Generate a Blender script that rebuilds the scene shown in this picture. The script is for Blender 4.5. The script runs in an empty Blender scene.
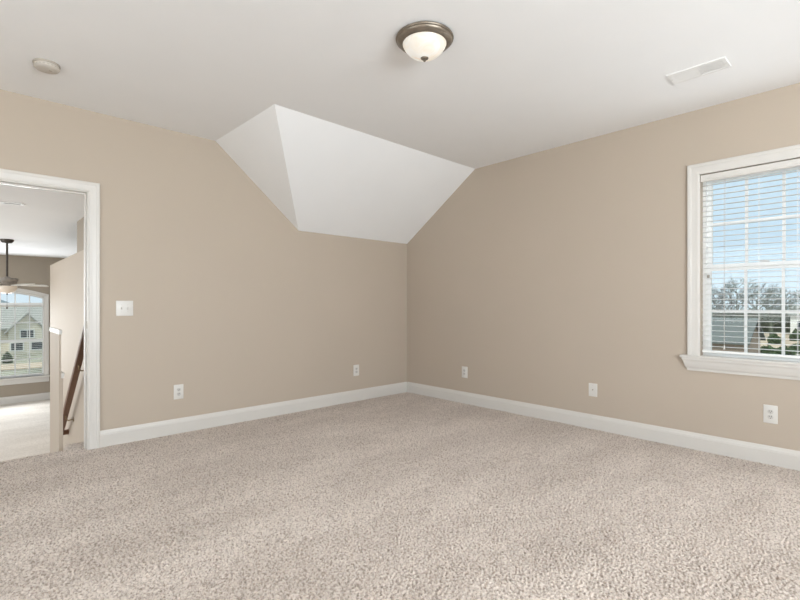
import bpy, bmesh, math, random
import numpy as np
from mathutils import Vector, Matrix, noise as mnoise

S = bpy.context.scene
COL = S.collection
R = math.radians
PI = math.pi

# ------------------------------------------------------------------ camera
cam_d = bpy.data.cameras.new('camera')
cam_d.sensor_width = 36.0
cam_d.lens = 36.0 * 461.63 / 800.0
cam_d.shift_y = 3.77 / 800.0
cam_d.clip_end = 2000
cam = bpy.data.objects.new('camera', cam_d)
COL.objects.link(cam)
cam.location = (0, 0, 1.1763)
cam.rotation_euler = (R(90), 0, -0.7529)
S.camera = cam

# ------------------------------------------------------------------ colour management
S.view_settings.view_transform = 'Standard'
S.view_settings.look = 'None'
S.view_settings.exposure = 0.06
S.view_settings.gamma = 1.0
S.view_settings.use_curve_mapping = False
S.cycles.use_denoising = True
S.cycles.max_bounces = 12
S.cycles.diffuse_bounces = 6
S.cycles.transparent_max_bounces = 16
S.cycles.caustics_reflective = False
S.cycles.caustics_refractive = False
S.cycles.sample_clamp_indirect = 6.0

# ------------------------------------------------------------------ sky and sun
W = bpy.data.worlds.new('sky')
S.world = W
W.use_nodes = True
wn = W.node_tree.nodes
wl = W.node_tree.links
wn.clear()
w_out = wn.new('ShaderNodeOutputWorld')
w_bg = wn.new('ShaderNodeBackground')
w_tc = wn.new('ShaderNodeTexCoord')
w_sep = wn.new('ShaderNodeSeparateXYZ')
w_rmp = wn.new('ShaderNodeValToRGB')
wl.new(w_tc.outputs['Generated'], w_sep.inputs[0])
wl.new(w_sep.outputs['Z'], w_rmp.inputs[0])
cr = w_rmp.color_ramp
cr.elements[0].position = 0.0
cr.elements[0].color = (0.74, 0.86, 0.97, 1)
cr.elements[1].position = 0.5
cr.elements[1].color = (0.70, 0.86, 0.97, 1)
e = cr.elements.new(0.12)
e.color = (0.64, 0.81, 0.97, 1)
wl.new(w_rmp.outputs[0], w_bg.inputs['Color'])
w_bg.inputs['Strength'].default_value = 1.0
wl.new(w_bg.outputs[0], w_out.inputs[0])

def lamp(name, kind, loc, energy, color=(1, 1, 1), rot=(0, 0, 0), size=None, size_y=None, radius=None):
    d = bpy.data.lights.new(name, kind)
    d.energy = energy
    d.color = color
    if size is not None and kind == 'AREA':
        d.shape = 'RECTANGLE'
        d.size = size
        d.size_y = size_y
    if radius is not None:
        d.shadow_soft_size = radius
    o = bpy.data.objects.new(name, d)
    o.location = loc
    o.rotation_euler = rot
    COL.objects.link(o)
    return o

sun = lamp('sun', 'SUN', (0, 0, 30), 3.2, (1.0, 0.96, 0.9))
sun.rotation_euler = Vector((0.62, 0.25, -0.95)).to_track_quat('-Z', 'Y').to_euler()
sun.data.angle = R(2)

# daylight coming in through the windows of the room (behind the viewpoint) and of the loft, plus added fill lamps
DAY = (0.885, 0.955, 1.0)
lamp('rear_window_daylight', 'AREA', (0.75, -2.86, 1.55), 292, DAY, (R(129), 0, 0), 3.2, 1.5)
lamp('side_fill', 'AREA', (-2.36, 1.75, 1.55), 46, DAY, (R(80), 0, R(-90)), 2.6, 1.5)  # added fill from the left, at an unseen, assumed opening
lamp('window_daylight', 'AREA', (4.24, 0.66, 1.48), 7, (0.90, 0.96, 1.0), (R(90), 0, R(90)), 0.7, 1.3)
lamp('loft_window_daylight', 'AREA', (0.45, 11.30, 0.5), 58, (0.92, 0.97, 1.0), (R(92), 0, R(180)), 1.2, 1.4)
lamp('loft_side_fill', 'AREA', (-3.1, 7.8, 0.7), 100, (0.93, 0.97, 1.0), (R(100), 0, R(-90)), 3.4, 1.6)  # added unseen fill that brightens the loft

lw = lamp('loft_doorway_fill', 'AREA', (-2.15, 11.25, 1.55), 8, (0.95, 0.98, 1.0), (0, 0, 0), 1.0, 0.8)  # added unseen lamp aimed at the doorway; the far wall has no window here
lw.rotation_euler = Vector((3.0, -7.6, -1.35)).to_track_quat('-Z', 'Y').to_euler()
lw.data.spread = R(55)

# ------------------------------------------------------------------ materials
def new_mat(name):
    m = bpy.data.materials.new(name)
    m.use_nodes = True
    nt = m.node_tree
    return m, nt, nt.nodes['Principled BSDF']

def mat(name, col, rough=0.5, metal=0.0, vary=0.03, scale=6.0, bump=0.0, bscale=150.0, stretch=None, spec=None):
    m, nt, p = new_mat(name)
    n, l = nt.nodes, nt.links
    tc = n.new('ShaderNodeTexCoord')
    src = tc.outputs['Object']
    if stretch:
        mp = n.new('ShaderNodeMapping')
        mp.inputs['Scale'].default_value = stretch
        l.new(src, mp.inputs[0])
        src = mp.outputs[0]
    nz = n.new('ShaderNodeTexNoise')
    nz.inputs['Scale'].default_value = scale
    nz.inputs['Detail'].default_value = 4
    l.new(src, nz.inputs['Vector'])
    rp = n.new('ShaderNodeValToRGB')
    rp.color_ramp.elements[0].position = 0.3
    rp.color_ramp.elements[1].position = 0.7
    rp.color_ramp.elements[0].color = tuple(c * (1 - vary) for c in col) + (1,)
    rp.color_ramp.elements[1].color = tuple(min(1, c * (1 + vary)) for c in col) + (1,)
    l.new(nz.outputs['Fac'], rp.inputs[0])
    l.new(rp.outputs[0], p.inputs['Base Color'])
    p.inputs['Roughness'].default_value = rough
    p.inputs['Metallic'].default_value = metal
    if spec is not None:
        p.inputs['Specular IOR Level'].default_value = spec
    if bump:
        bz = n.new('ShaderNodeTexNoise')
        bz.inputs['Scale'].default_value = bscale
        bz.inputs['Detail'].default_value = 3
        l.new(src, bz.inputs['Vector'])
        bp = n.new('ShaderNodeBump')
        bp.inputs['Strength'].default_value = bump
        bp.inputs['Distance'].default_value = 0.002
        l.new(bz.outputs['Fac'], bp.inputs['Height'])
        l.new(bp.outputs[0], p.inputs['Normal'])
    return m

WALL = mat('beige_wall_paint', (0.475, 0.405, 0.332), 0.62, vary=0.012, scale=1.5, bump=0.12, bscale=260, spec=0.25)
CEIL = mat('white_ceiling_paint', (0.86, 0.866, 0.875), 0.8, vary=0.01, scale=2, bump=0.1, bscale=200, spec=0.2)
TRIM = mat('white_semigloss_trim', (0.63, 0.605, 0.57), 0.34, vary=0.01, scale=4)
SASH = mat('white_vinyl_sash', (0.86, 0.86, 0.85), 0.35, vary=0.01)
PLATE = mat('white_plastic_plate', (0.67, 0.65, 0.615), 0.35, vary=0.01)
RECEPT = mat('grey_white_receptacle', (0.55, 0.53, 0.50), 0.35, vary=0.01)
SLOT = mat('dark_slot', (0.03, 0.028, 0.026), 0.6)
SCREW = mat('painted_screw', (0.60, 0.58, 0.55), 0.35, metal=0.3)
NICKEL = mat('brushed_nickel_strike', (0.36, 0.32, 0.27), 0.4, metal=1.0)
BRONZE = mat('weathered_bronze', (0.235, 0.20, 0.16), 0.38, metal=0.75, vary=0.18, scale=22)
OILBRZ = mat('oiled_bronze', (0.075, 0.062, 0.052), 0.42, metal=0.5, vary=0.15, scale=15)
ANTIQUE = mat('antique_silver', (0.27, 0.24, 0.21), 0.6, metal=0.15, vary=0.25, scale=30)
BLADE = mat('pale_fan_blade', (0.68, 0.64, 0.58), 0.4, vary=0.05, stretch=(1, 14, 1))
WOOD = mat('brown_oak_rail', (0.155, 0.072, 0.038), 0.42, vary=0.3, scale=14, stretch=(10, 1, 10))
BRACK = mat('aged_brass_bracket', (0.30, 0.23, 0.14), 0.35, metal=0.9)
DETECT = mat('aged_detector_plastic', (0.54, 0.50, 0.45), 0.5, vary=0.03)
DETECTD = mat('detector_vent_plastic', (0.42, 0.38, 0.33), 0.6, vary=0.03)
VENT = mat('white_vent_enamel', (0.78, 0.78, 0.775), 0.45)
DUCT = mat('grey_duct_interior', (0.70, 0.70, 0.70), 0.7)
SHADE_BULB = None

def glass_mat():
    m = bpy.data.materials.new('window_glass')
    m.use_nodes = True
    n, l = m.node_tree.nodes, m.node_tree.links
    n.clear()
    o = n.new('ShaderNodeOutputMaterial')
    t = n.new('ShaderNodeBsdfTransparent')
    t.inputs[0].default_value = (0.96, 0.98, 0.97, 1)
    g = n.new('ShaderNodeBsdfGlossy')
    g.inputs['Roughness'].default_value = 0.02
    mx = n.new('ShaderNodeMixShader')
    lw = n.new('ShaderNodeFresnel')
    lw.inputs['IOR'].default_value = 1.45
    ml = n.new('ShaderNodeMath')
    ml.operation = 'MULTIPLY'
    ml.inputs[1].default_value = 0.5
    l.new(lw.outputs[0], ml.inputs[0])
    l.new(ml.outputs[0], mx.inputs[0])
    l.new(t.outputs[0], mx.inputs[1])
    l.new(g.outputs[0], mx.inputs[2])
    l.new(mx.outputs[0], o.inputs[0])
    return m
GLASS = glass_mat()

def slat_mat():
    m = bpy.data.materials.new('white_blind_slat')
    m.use_nodes = True
    n, l = m.node_tree.nodes, m.node_tree.links
    p = n['Principled BSDF']
    p.inputs['Base Color'].default_value = (0.85, 0.85, 0.83, 1)
    p.inputs['Roughness'].default_value = 0.45
    nz = n.new('ShaderNodeTexNoise')
    nz.inputs['Scale'].default_value = 8
    rp = n.new('ShaderNodeValToRGB')
    rp.color_ramp.elements[0].color = (0.83, 0.83, 0.81, 1)
    rp.color_ramp.elements[1].color = (0.88, 0.88, 0.865, 1)
    l.new(nz.outputs['Fac'], rp.inputs[0])
    l.new(rp.outputs[0], p.inputs['Base Color'])
    tr = n.new('ShaderNodeBsdfTranslucent')
    tr.inputs[0].default_value = (0.95, 0.96, 0.97, 1)
    mx = n.new('ShaderNodeMixShader')
    mx.inputs[0].default_value = 0.5
    o = n['Material Output']
    l.new(p.outputs[0], mx.inputs[1])
    l.new(tr.outputs[0], mx.inputs[2])
    l.new(mx.outputs[0], o.inputs[0])
    return m
SLAT = slat_mat()

def frosted(name, base, glow, strength):
    m, nt, p = new_mat(name)
    n, l = nt.nodes, nt.links
    tc = n.new('ShaderNodeTexCoord')
    nz = n.new('ShaderNodeTexNoise')
    nz.inputs['Scale'].default_value = 9
    nz.inputs['Detail'].default_value = 5
    nz.inputs['Distortion'].default_value = 1.6
    l.new(tc.outputs['Object'], nz.inputs['Vector'])
    rp = n.new('ShaderNodeValToRGB')
    rp.color_ramp.elements[0].position = 0.35
    rp.color_ramp.elements[1].position = 0.6
    rp.color_ramp.elements[0].color = (glow[0] * 0.9, glow[1] * 0.76, glow[2] * 0.58, 1)
    rp.color_ramp.elements[1].color = glow + (1,)
    l.new(nz.outputs['Fac'], rp.inputs[0])
    p.inputs['Base Color'].default_value = base + (1,)
    p.inputs['Roughness'].default_value = 0.3
    l.new(rp.outputs[0], p.inputs['Emission Color'])
    p.inputs['Emission Strength'].default_value = strength
    return m
BOWL = frosted('lit_alabaster_glass', (0.45, 0.43, 0.40), (1.0, 0.965, 0.89), 0.50)
FANBOWL = frosted('loft_frosted_glass', (0.66, 0.58, 0.50), (1.0, 0.90, 0.78), 0.10)

def carpet_mat(name, lo, hi):
    m, nt, p = new_mat(name)
    n, l = nt.nodes, nt.links
    tc = n.new('ShaderNodeTexCoord')
    v = n.new('ShaderNodeTexNoise')          # fibre-to-fibre yarn colour
    v.inputs['Scale'].default_value = 84
    v.inputs['Detail'].default_value = 3
    l.new(tc.outputs['Object'], v.inputs['Vector'])
    rp = n.new('ShaderNodeValToRGB')
    rp.color_ramp.elements[0].position = 0.32
    rp.color_ramp.elements[1].position = 0.56
    rp.color_ramp.elements[0].color = lo + (1,)
    rp.color_ramp.elements[1].color = hi + (1,)
    l.new(v.outputs['Fac'], rp.inputs[0])
    mp = n.new('ShaderNodeMapping')          # brushed swaths of the nap left by vacuuming
    mp.inputs['Rotation'].default_value = (0, 0, R(-25))
    mp.inputs['Scale'].default_value = (0.9, 2.6, 1)
    l.new(tc.outputs['Object'], mp.inputs[0])
    b = n.new('ShaderNodeTexNoise')
    b.inputs['Scale'].default_value = 0.95
    b.inputs['Detail'].default_value = 3
    b.inputs['Roughness'].default_value = 0.6
    l.new(mp.outputs[0], b.inputs['Vector'])
    r2 = n.new('ShaderNodeValToRGB')
    r2.color_ramp.elements[0].position = 0.38
    r2.color_ramp.elements[1].position = 0.62
    r2.color_ramp.elements[0].color = (0.86, 0.85, 0.84, 1)
    r2.color_ramp.elements[1].color = (1, 1, 1, 1)
    l.new(b.outputs['Fac'], r2.inputs[0])
    mx = n.new('ShaderNodeMix')
    mx.data_type = 'RGBA'
    mx.blend_type = 'MULTIPLY'
    mx.inputs['Factor'].default_value = 1.0
    l.new(rp.outputs[0], mx.inputs['A'])
    l.new(r2.outputs[0], mx.inputs['B'])
    l.new(mx.outputs['Result'], p.inputs['Base Color'])
    p.inputs['Roughness'].default_value = 0.95
    p.inputs['Specular IOR Level'].default_value = 0.1
    p.inputs['Sheen Weight'].default_value = 0.15
    return m
CARPET = carpet_mat('taupe_frieze_carpet', (0.315, 0.258, 0.216), (0.68, 0.595, 0.53))
CARPET2 = carpet_mat('pale_loft_carpet', (0.55, 0.50, 0.45), (0.70, 0.65, 0.59))

# exterior
GRASS = mat('winter_lawn', (0.27, 0.265, 0.20), 0.95, vary=0.35, scale=0.35)
EARTH = mat('tan_bare_earth', (0.50, 0.40, 0.30), 0.95, vary=0.2, scale=0.6)
HEDGEM = mat('dark_green_hedge', (0.075, 0.115, 0.055), 0.9, vary=0.6, scale=3.5)
BARK = mat('grey_bark_twigs', (0.13, 0.135, 0.12), 0.9, vary=0.25, scale=2)
BARKG = mat('olive_bark_twigs', (0.115, 0.13, 0.095), 0.9, vary=0.25, scale=2)
SHINGLE = mat('grey_green_shingles', (0.135, 0.15, 0.145), 0.85, vary=0.15, scale=5)
SHINGLEG = mat('weathered_grey_shingles', (0.33, 0.33, 0.305), 0.85, vary=0.15, scale=5)
SIDING = mat('cream_lap_siding', (0.74, 0.68, 0.57), 0.8, vary=0.05, scale=3)
WSIDING = mat('white_lap_siding', (0.78, 0.77, 0.74), 0.8, vary=0.04, scale=3)
BRICK = mat('tan_brick', (0.34, 0.255, 0.20), 0.85, vary=0.2, scale=12)
PANE = mat('dark_house_pane', (0.06, 0.075, 0.085), 0.1)
REDP = mat('faded_red_paint', (0.42, 0.11, 0.08), 0.5)
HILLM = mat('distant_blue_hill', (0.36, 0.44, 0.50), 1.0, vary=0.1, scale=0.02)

# ------------------------------------------------------------------ mesh helpers
def build(name, bm, material, parent=None, smooth=False, recalc=True):
    if recalc:
        bmesh.ops.recalc_face_normals(bm, faces=bm.faces)
    me = bpy.data.meshes.new(name)
    bm.to_mesh(me)
    bm.free()
    mats = material if isinstance(material, (list, tuple)) else [material]
    for m in mats:
        me.materials.append(m)
    if smooth:
        for p in me.polygons:
            p.use_smooth = True
        try:
            me.set_sharp_from_angle(angle=R(38))
        except Exception:
            pass
    o = bpy.data.objects.new(name, me)
    COL.objects.link(o)
    if parent:
        o.parent = parent
    return o

def tag(o, label, cat, group=None, kind=None):
    o['label'] = label
    o['category'] = cat
    if group:
        o['group'] = group
    if kind:
        o['kind'] = kind
    return o

def thing(name, label, cat, loc=(0, 0, 0), rz=0.0, group=None, kind=None):
    o = bpy.data.objects.new(name, None)
    o.empty_display_size = 0.1
    COL.objects.link(o)
    o.location = loc
    o.rotation_euler = (0, 0, rz)
    return tag(o, label, cat, group, kind)

def NB():
    return bmesh.new()

def box(bm, x0, x1, y0, y1, z0, z1, bev=0.0, seg=2):
    x0, x1 = min(x0, x1), max(x0, x1)
    y0, y1 = min(y0, y1), max(y0, y1)
    z0, z1 = min(z0, z1), max(z0, z1)
    v = [bm.verts.new(p) for p in ((x0, y0, z0), (x1, y0, z0), (x1, y1, z0), (x0, y1, z0),
                                   (x0, y0, z1), (x1, y0, z1), (x1, y1, z1), (x0, y1, z1))]
    f = [bm.faces.new([v[i] for i in q]) for q in
         ((3, 2, 1, 0), (4, 5, 6, 7), (0, 1, 5, 4), (1, 2, 6, 5), (2, 3, 7, 6), (3, 0, 4, 7))]
    if bev:
        es = list({ed for fa in f for ed in fa.edges})
        bmesh.ops.bevel(bm, geom=es, offset=bev, segments=seg, affect='EDGES', profile=0.5)
    return bm

def lathe(bm, prof, n=48, center=(0, 0, 0)):
    cx, cy, cz = center
    rings = []
    for r, z in prof:
        if r < 1e-6:
            rings.append([bm.verts.new((cx, cy, cz + z))])
        else:
            rings.append([bm.verts.new((cx + r * math.cos(2 * PI * i / n), cy + r * math.sin(2 * PI * i / n), cz + z)) for i in range(n)])
    for a, b in zip(rings[:-1], rings[1:]):
        for i in range(n):
            j = (i + 1) % n
            if len(a) == 1 and len(b) == 1:
                continue
            if len(a) == 1:
                bm.faces.new((a[0], b[i], b[j]))
            elif len(b) == 1:
                bm.faces.new((a[i], a[j], b[0]))
            else:
                bm.faces.new((a[i], a[j], b[j], b[i]))
    return bm

def tube(bm, pts, radii, n=8, caps=True):
    pts = [Vector(p) for p in pts]
    if not isinstance(radii, (list, tuple)):
        radii = [radii] * len(pts)
    rings = []
    prev = None
    for i, p in enumerate(pts):
        d = (pts[min(i + 1, len(pts) - 1)] - pts[max(i - 1, 0)]).normalized()
        if prev is None:
            u = d.orthogonal().normalized()
        else:
            u = (prev - d * prev.dot(d)).normalized()
        prev = u
        w = d.cross(u)
        rings.append([bm.verts.new(p + (u * math.cos(2 * PI * k / n) + w * math.sin(2 * PI * k / n)) * radii[i]) for k in range(n)])
    for a, b in zip(rings[:-1], rings[1:]):
        for k in range(n):
            j = (k + 1) % n
            bm.faces.new((a[k], a[j], b[j], b[k]))
    if caps:
        bm.faces.new(rings[0][::-1])
        bm.faces.new(rings[-1])
    return bm

def sweep(bm, prof, path_fn, closed_prof=True):
    """prof: list of (a, b); path_fn(i_station) list of functions mapping (a, b)->xyz; stations joined."""
    rings = [[bm.verts.new(fn(a, b)) for a, b in prof] for fn in path_fn]
    n = len(prof)
    for r0, r1 in zip(rings[:-1], rings[1:]):
        for k in range(n if closed_prof else n - 1):
            j = (k + 1) % n
            bm.faces.new((r0[k], r0[j], r1[j], r1[k]))
    if closed_prof:
        bm.faces.new(rings[0][::-1])
        bm.faces.new(rings[-1])
    return bm

def prism(bm, poly, fn, t0, t1):
    return sweep(bm, poly, [lambda a, b, t=t0: fn(a, b, t), lambda a, b, t=t1: fn(a, b, t)])

def holed_slab(bm, us, vs, holes, fn, t0, t1):
    """slab in (u, v) with rectangular holes, thickness t0..t1; fn(u, v, t) -> xyz; boundary faces only"""
    us = sorted(set(us) | {h[i] for h in holes for i in (0, 1)})
    vs = sorted(set(vs) | {h[i] for h in holes for i in (2, 3)})
    def solid(i, j):
        if i < 0 or j < 0 or i >= len(us) - 1 or j >= len(vs) - 1:
            return False
        u, v = (us[i] + us[i + 1]) / 2, (vs[j] + vs[j + 1]) / 2
        return not any(h[0] < u < h[1] and h[2] < v < h[3] for h in holes)
    cache = {}
    def V(i, j, k):
        if (i, j, k) not in cache:
            cache[(i, j, k)] = bm.verts.new(fn(us[i], vs[j], (t0, t1)[k]))
        return cache[(i, j, k)]
    for i in range(len(us) - 1):
        for j in range(len(vs) - 1):
            if not solid(i, j):
                continue
            bm.faces.new((V(i, j, 0), V(i + 1, j, 0), V(i + 1, j + 1, 0), V(i, j + 1, 0)))
            bm.faces.new((V(i, j, 1), V(i, j + 1, 1), V(i + 1, j + 1, 1), V(i + 1, j, 1)))
            if not solid(i - 1, j): bm.faces.new((V(i, j, 0), V(i, j + 1, 0), V(i, j + 1, 1), V(i, j, 1)))
            if not solid(i + 1, j): bm.faces.new((V(i + 1, j, 0), V(i + 1, j, 1), V(i + 1, j + 1, 1), V(i + 1, j + 1, 0)))
            if not solid(i, j - 1): bm.faces.new((V(i, j, 0), V(i, j, 1), V(i + 1, j, 1), V(i + 1, j, 0)))
            if not solid(i, j + 1): bm.faces.new((V(i, j + 1, 0), V(i + 1, j + 1, 0), V(i + 1, j + 1, 1), V(i, j + 1, 1)))
    return bm

def struct(o, label, cat):
    return tag(o, label, cat, kind='structure')

# ------------------------------------------------------------------ the room
H = 2.74
YL = 4.446          # inner face of the left wall
XR = 4.295          # inner face of the right wall
XB, YB = -2.4, -2.9  # walls behind the viewpoint
TH = 0.12
DX0, DX1, DZ = -0.12, 0.711, 2.08        # doorway
WY0, WY1, WZ0, WZ1 = 0.27, 1.057, 0.752, 2.212   # window opening in the right wall

along_left = lambda u, v, t: (u, YL + t, v)
along_right = lambda u, v, t: (XR + t, u, v)

bm = holed_slab(NB(), [XB - TH, XR + 0.15], [-0.02, H + 0.1], [(DX0, DX1, -0.02, DZ)], along_left, 0.0, TH)
struct(build('wall_left', bm, WALL), 'beige painted wall with the doorway, on the left', 'wall')
bm = holed_slab(NB(), [YB - TH, YL], [-0.02, H + 0.1], [(WY0, WY1, WZ0, WZ1)], along_right, 0.0, 0.15)
struct(build('wall_right', bm, WALL), 'beige painted wall holding the blind-covered window, on the right', 'wall')
bm = holed_slab(NB(), [XB - TH, XR], [-0.02, H + 0.1], [(-0.85, 2.35, 0.8, 2.3)], lambda u, v, t: (u, YB - t, v), 0.0, TH)
struct(build('wall_rear', bm, WALL), 'beige painted wall behind the viewpoint', 'wall')
bm = holed_slab(NB(), [YB, YL], [-0.02, H + 0.1], [(0.45, 3.05, 0.8, 2.3)], lambda u, v, t: (XB - t, u, v), 0.0, TH)
struct(build('wall_side', bm, WALL), 'beige painted side wall out of view on the left', 'wall')

# ceiling with the sloped and hipped part in the far corner
bm = NB()
box(bm, XB, XR, YB, YL, H, H + 0.1)
A = (1.738, YL, H); B = (1.755, 3.31, H); C = (2.644, YL, 1.977); D = (XR, YL, 1.977); E5 = (XR, 3.31, H); F = (XR, YL, H)
v = [bm.verts.new(p) for p in (A, B, C, D, E5, F)]
for q in ((0, 2, 1), (1, 2, 3, 4), (0, 1, 4, 5), (0, 5, 3, 2), (3, 5, 4)):
    bm.faces.new([v[i] for i in q])
struct(build('ceiling', bm, CEIL), 'white ceiling with a sloped hip dropping into the far corner', 'ceiling')

# carpet: a dense sheet of tufts where it is seen, plain beyond
def carpet_floor():
    rng = np.random.default_rng(7)
    st = 0.0048
    nx = int((XR + 0.4) / st)
    ny = int((4.575 + 0.4) / st)
    def band(lo, hi):
        w = rng.standard_normal((nx, ny))
        kx = np.fft.fftfreq(nx, st)[:, None]
        ky = np.fft.fftfreq(ny, st)[None, :]
        k = np.sqrt(kx * kx + ky * ky)
        g = np.exp(-(np.log(np.maximum(k, 1e-6) / math.sqrt(lo * hi)) / (0.5 * math.log(hi / lo))) ** 2)
        f = np.fft.ifft2(np.fft.fft2(w) * g).real
        return f / f.std()
    a = band(38, 85)
    h = -np.clip(0.25 - a, 0, 2.2) ** 1.25 * 0.0062 + np.clip(a, 0, 2) * 0.0016 + band(85, 104) * 0.0010 + band(1.2, 3.5) * 0.0012
    h -= np.quantile(h, 0.995)
    xs = np.linspace(-0.4, XR, nx)
    ys = np.linspace(-0.4, 4.575, ny)
    # jitter sideways so the tufts lean
    jx = np.clip(band(30, 80) * 0.0011, -.002, .002)
    jy = np.clip(band(30, 80) * 0.0011, -.002, .002)
    X, Y = np.meshgrid(xs, ys, indexing='ij')
    Xj, Yj = X + jx, Y + jy
    Xj[0], Xj[-1] = X[0], X[-1]
    Yj[:, 0], Yj[:, -1] = Y[:, 0], Y[:, -1]
    # roll the carpet over the top step at the doorway
    h = np.where(Y > 4.55, h - (Y - 4.55) * 0.5, h)
    co = np.stack([Xj, Yj, h + 0.004], -1).reshape(-1, 3)
    idx = np.arange(nx * ny).reshape(nx, ny)
    quads = np.stack([idx[:-1, :-1], idx[1:, :-1], idx[1:, 1:], idx[:-1, 1:]], -1).reshape(-1, 4)
    zf = -0.004
    extra = np.array([(XB, YB, zf), (XR, YB, zf), (XR, -0.4, zf), (XB, -0.4, zf), (-0.4, -0.4, zf), (-0.4, 4.446, zf), (XB, 4.446, zf)])
    base = len(co)
    q2 = np.array([(0, 1, 2, 3), (3, 4, 5, 6)]) + base
    co = np.concatenate([co, extra])
    quads = np.concatenate([quads, q2])
    me = bpy.data.meshes.new('floor')
    me.vertices.add(len(co))
    me.vertices.foreach_set('co', co.astype(np.float32).ravel())
    me.loops.add(quads.size)
    me.loops.foreach_set('vertex_index', quads.astype(np.int32).ravel())
    me.polygons.add(len(quads))
    me.polygons.foreach_set('loop_start', np.arange(0, quads.size, 4, dtype=np.int32))
    me.update(calc_edges=True)
    me.validate()
    me.polygons.foreach_set('use_smooth', np.ones(len(quads), dtype=bool))
    me.materials.append(CARPET)
    o = bpy.data.objects.new('floor', me)
    COL.objects.link(o)
    return o
struct(carpet_floor(), 'taupe frieze carpet covering the bedroom floor', 'floor')

# baseboards with a moulded top
BB = [(0, 0), (0.015, 0), (0.015, 0.098), (0.0125, 0.104), (0.0125, 0.110), (0.009, 0.118), (0.006, 0.129), (0.004, 0.1355), (0, 0.1355)]
def baseboard(name, fn, t0, t1, label):
    o = build(name, prism(NB(), BB, fn, t0, t1), TRIM)
    return struct(o, label, 'baseboard')
baseboard('baseboard_left', lambda a, b, t: (t, YL - a, b - 0.002), 0.791, XR - 0.003, 'white baseboard along the left wall, right of the doorway')
baseboard('baseboard_right', lambda a, b, t: (XR - a, t, b - 0.002), YB, YL - 0.016, 'white baseboard along the right wall under the window')

# ------------------------------------------------------------------ doorway
door = thing('door_1', 'white cased open doorway leading to the loft', 'doorway', ((DX0 + DX1) / 2, YL, 0), 0, kind='structure')
door_c = Vector(door.location)
def dl(bm):  # shift world-built mesh into the doorway's frame
    bmesh.ops.translate(bm, verts=bm.verts, vec=-door_c)
    return bm
CW = 0.079
CAS = [(0, 0), (0, 0.012), (0.010, 0.0165), (0.020, 0.0165), (0.028, 0.0158), (0.052, 0.0172), (0.060, 0.0205), (0.074, 0.0205), (CW, 0.017), (CW, 0)]
bm = sweep(NB(), CAS, [lambda a, b: (DX0 - a, YL - b, 0), lambda a, b: (DX0 - a, YL - b, DZ + a),
                       lambda a, b: (DX1 + a, YL - b, DZ + a), lambda a, b: (DX1 + a, YL - b, 0)])
build('casing', dl(bm), TRIM, door)
bm = NB()
box(bm, DX1 - 0.004, DX1 + 0.004, YL - 0.004, YL + TH + 0.004, -0.01, DZ)
box(bm, DX0 - 0.004, DX0 + 0.004, YL - 0.004, YL + TH + 0.004, -0.01, DZ)
box(bm, DX0, DX1, YL - 0.004, YL + TH + 0.004, DZ - 0.004, DZ + 0.004)
build('jamb', dl(bm), TRIM, door)
bm = NB()
box(bm, DX1 - 0.016, DX1 - 0.004, YL + 0.048, YL + 0.083, -0.005, DZ - 0.016, 0.003)
box(bm, DX0 + 0.004, DX0 + 0.016, YL + 0.048, YL + 0.083, -0.005, DZ - 0.016, 0.003)
box(bm, DX0 + 0.004, DX1 - 0.004, YL + 0.048, YL + 0.083, DZ - 0.016, DZ - 0.004, 0.003)
build('door_stop', dl(bm), TRIM, door)
bm = holed_slab(NB(), [YL + 0.008, YL + 0.036], [0.975, 1.035], [(YL + 0.016, YL + 0.028, 0.992, 1.018)], lambda u, vv, t: (DX1 - 0.004 - t, u, vv), 0, 0.0025)
sp = build('strike_plate', dl(bm), NICKEL, door)
sp['label'] = 'dark metal strike plate'
bm = sweep(NB(), CAS, [lambda a, b: (DX0 - a, YL + TH + b, 0), lambda a, b: (DX0 - a, YL + TH + b, DZ + a),
                       lambda a, b: (DX1 + a, YL + TH + b, DZ + a), lambda a, b: (DX1 + a, YL + TH + b, 0)])
# (casing on the loft side kept below the loft ceiling)
for vv in bm.verts:
    vv.co.z = min(vv.co.z, 2.095)
build('casing', dl(bm), TRIM, door)

# ------------------------------------------------------------------ window in the right wall
win = thing('window_1', 'white double-hung window with grids in the right wall', 'window', (XR, (WY0 + WY1) / 2, WZ0), 0, kind='structure')
win_c = Vector(win.location)
def wlc(bm):
    bmesh.ops.translate(bm, verts=bm.verts, vec=-win_c)
    return bm
CW2 = 0.088
CAS2 = [(0, 0), (0, 0.012), (0.012, 0.016), (0.020, 0.0165), (0.030, 0.0158), (0.056, 0.0175), (0.064, 0.021), (0.083, 0.021), (CW2, 0.017), (CW2, 0)]
bm = sweep(NB(), CAS2, [lambda a, b: (XR - b, WY1 + a, WZ0 + 0.008), lambda a, b: (XR - b, WY1 + a, WZ1 + a),
                        lambda a, b: (XR - b, WY0 - a, WZ1 + a), lambda a, b: (XR - b, WY0 - a, WZ0 + 0.008)])
build('casing', wlc(bm), TRIM, win)
bm = NB()
box(bm, XR - 0.042, XR + 0.12, WY0 - CW2 - 0.05, WY1 + CW2 + 0.05, WZ0 - 0.012, WZ0 + 0.008, 0.006, 3)
build('stool', wlc(bm), TRIM, win)
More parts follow.
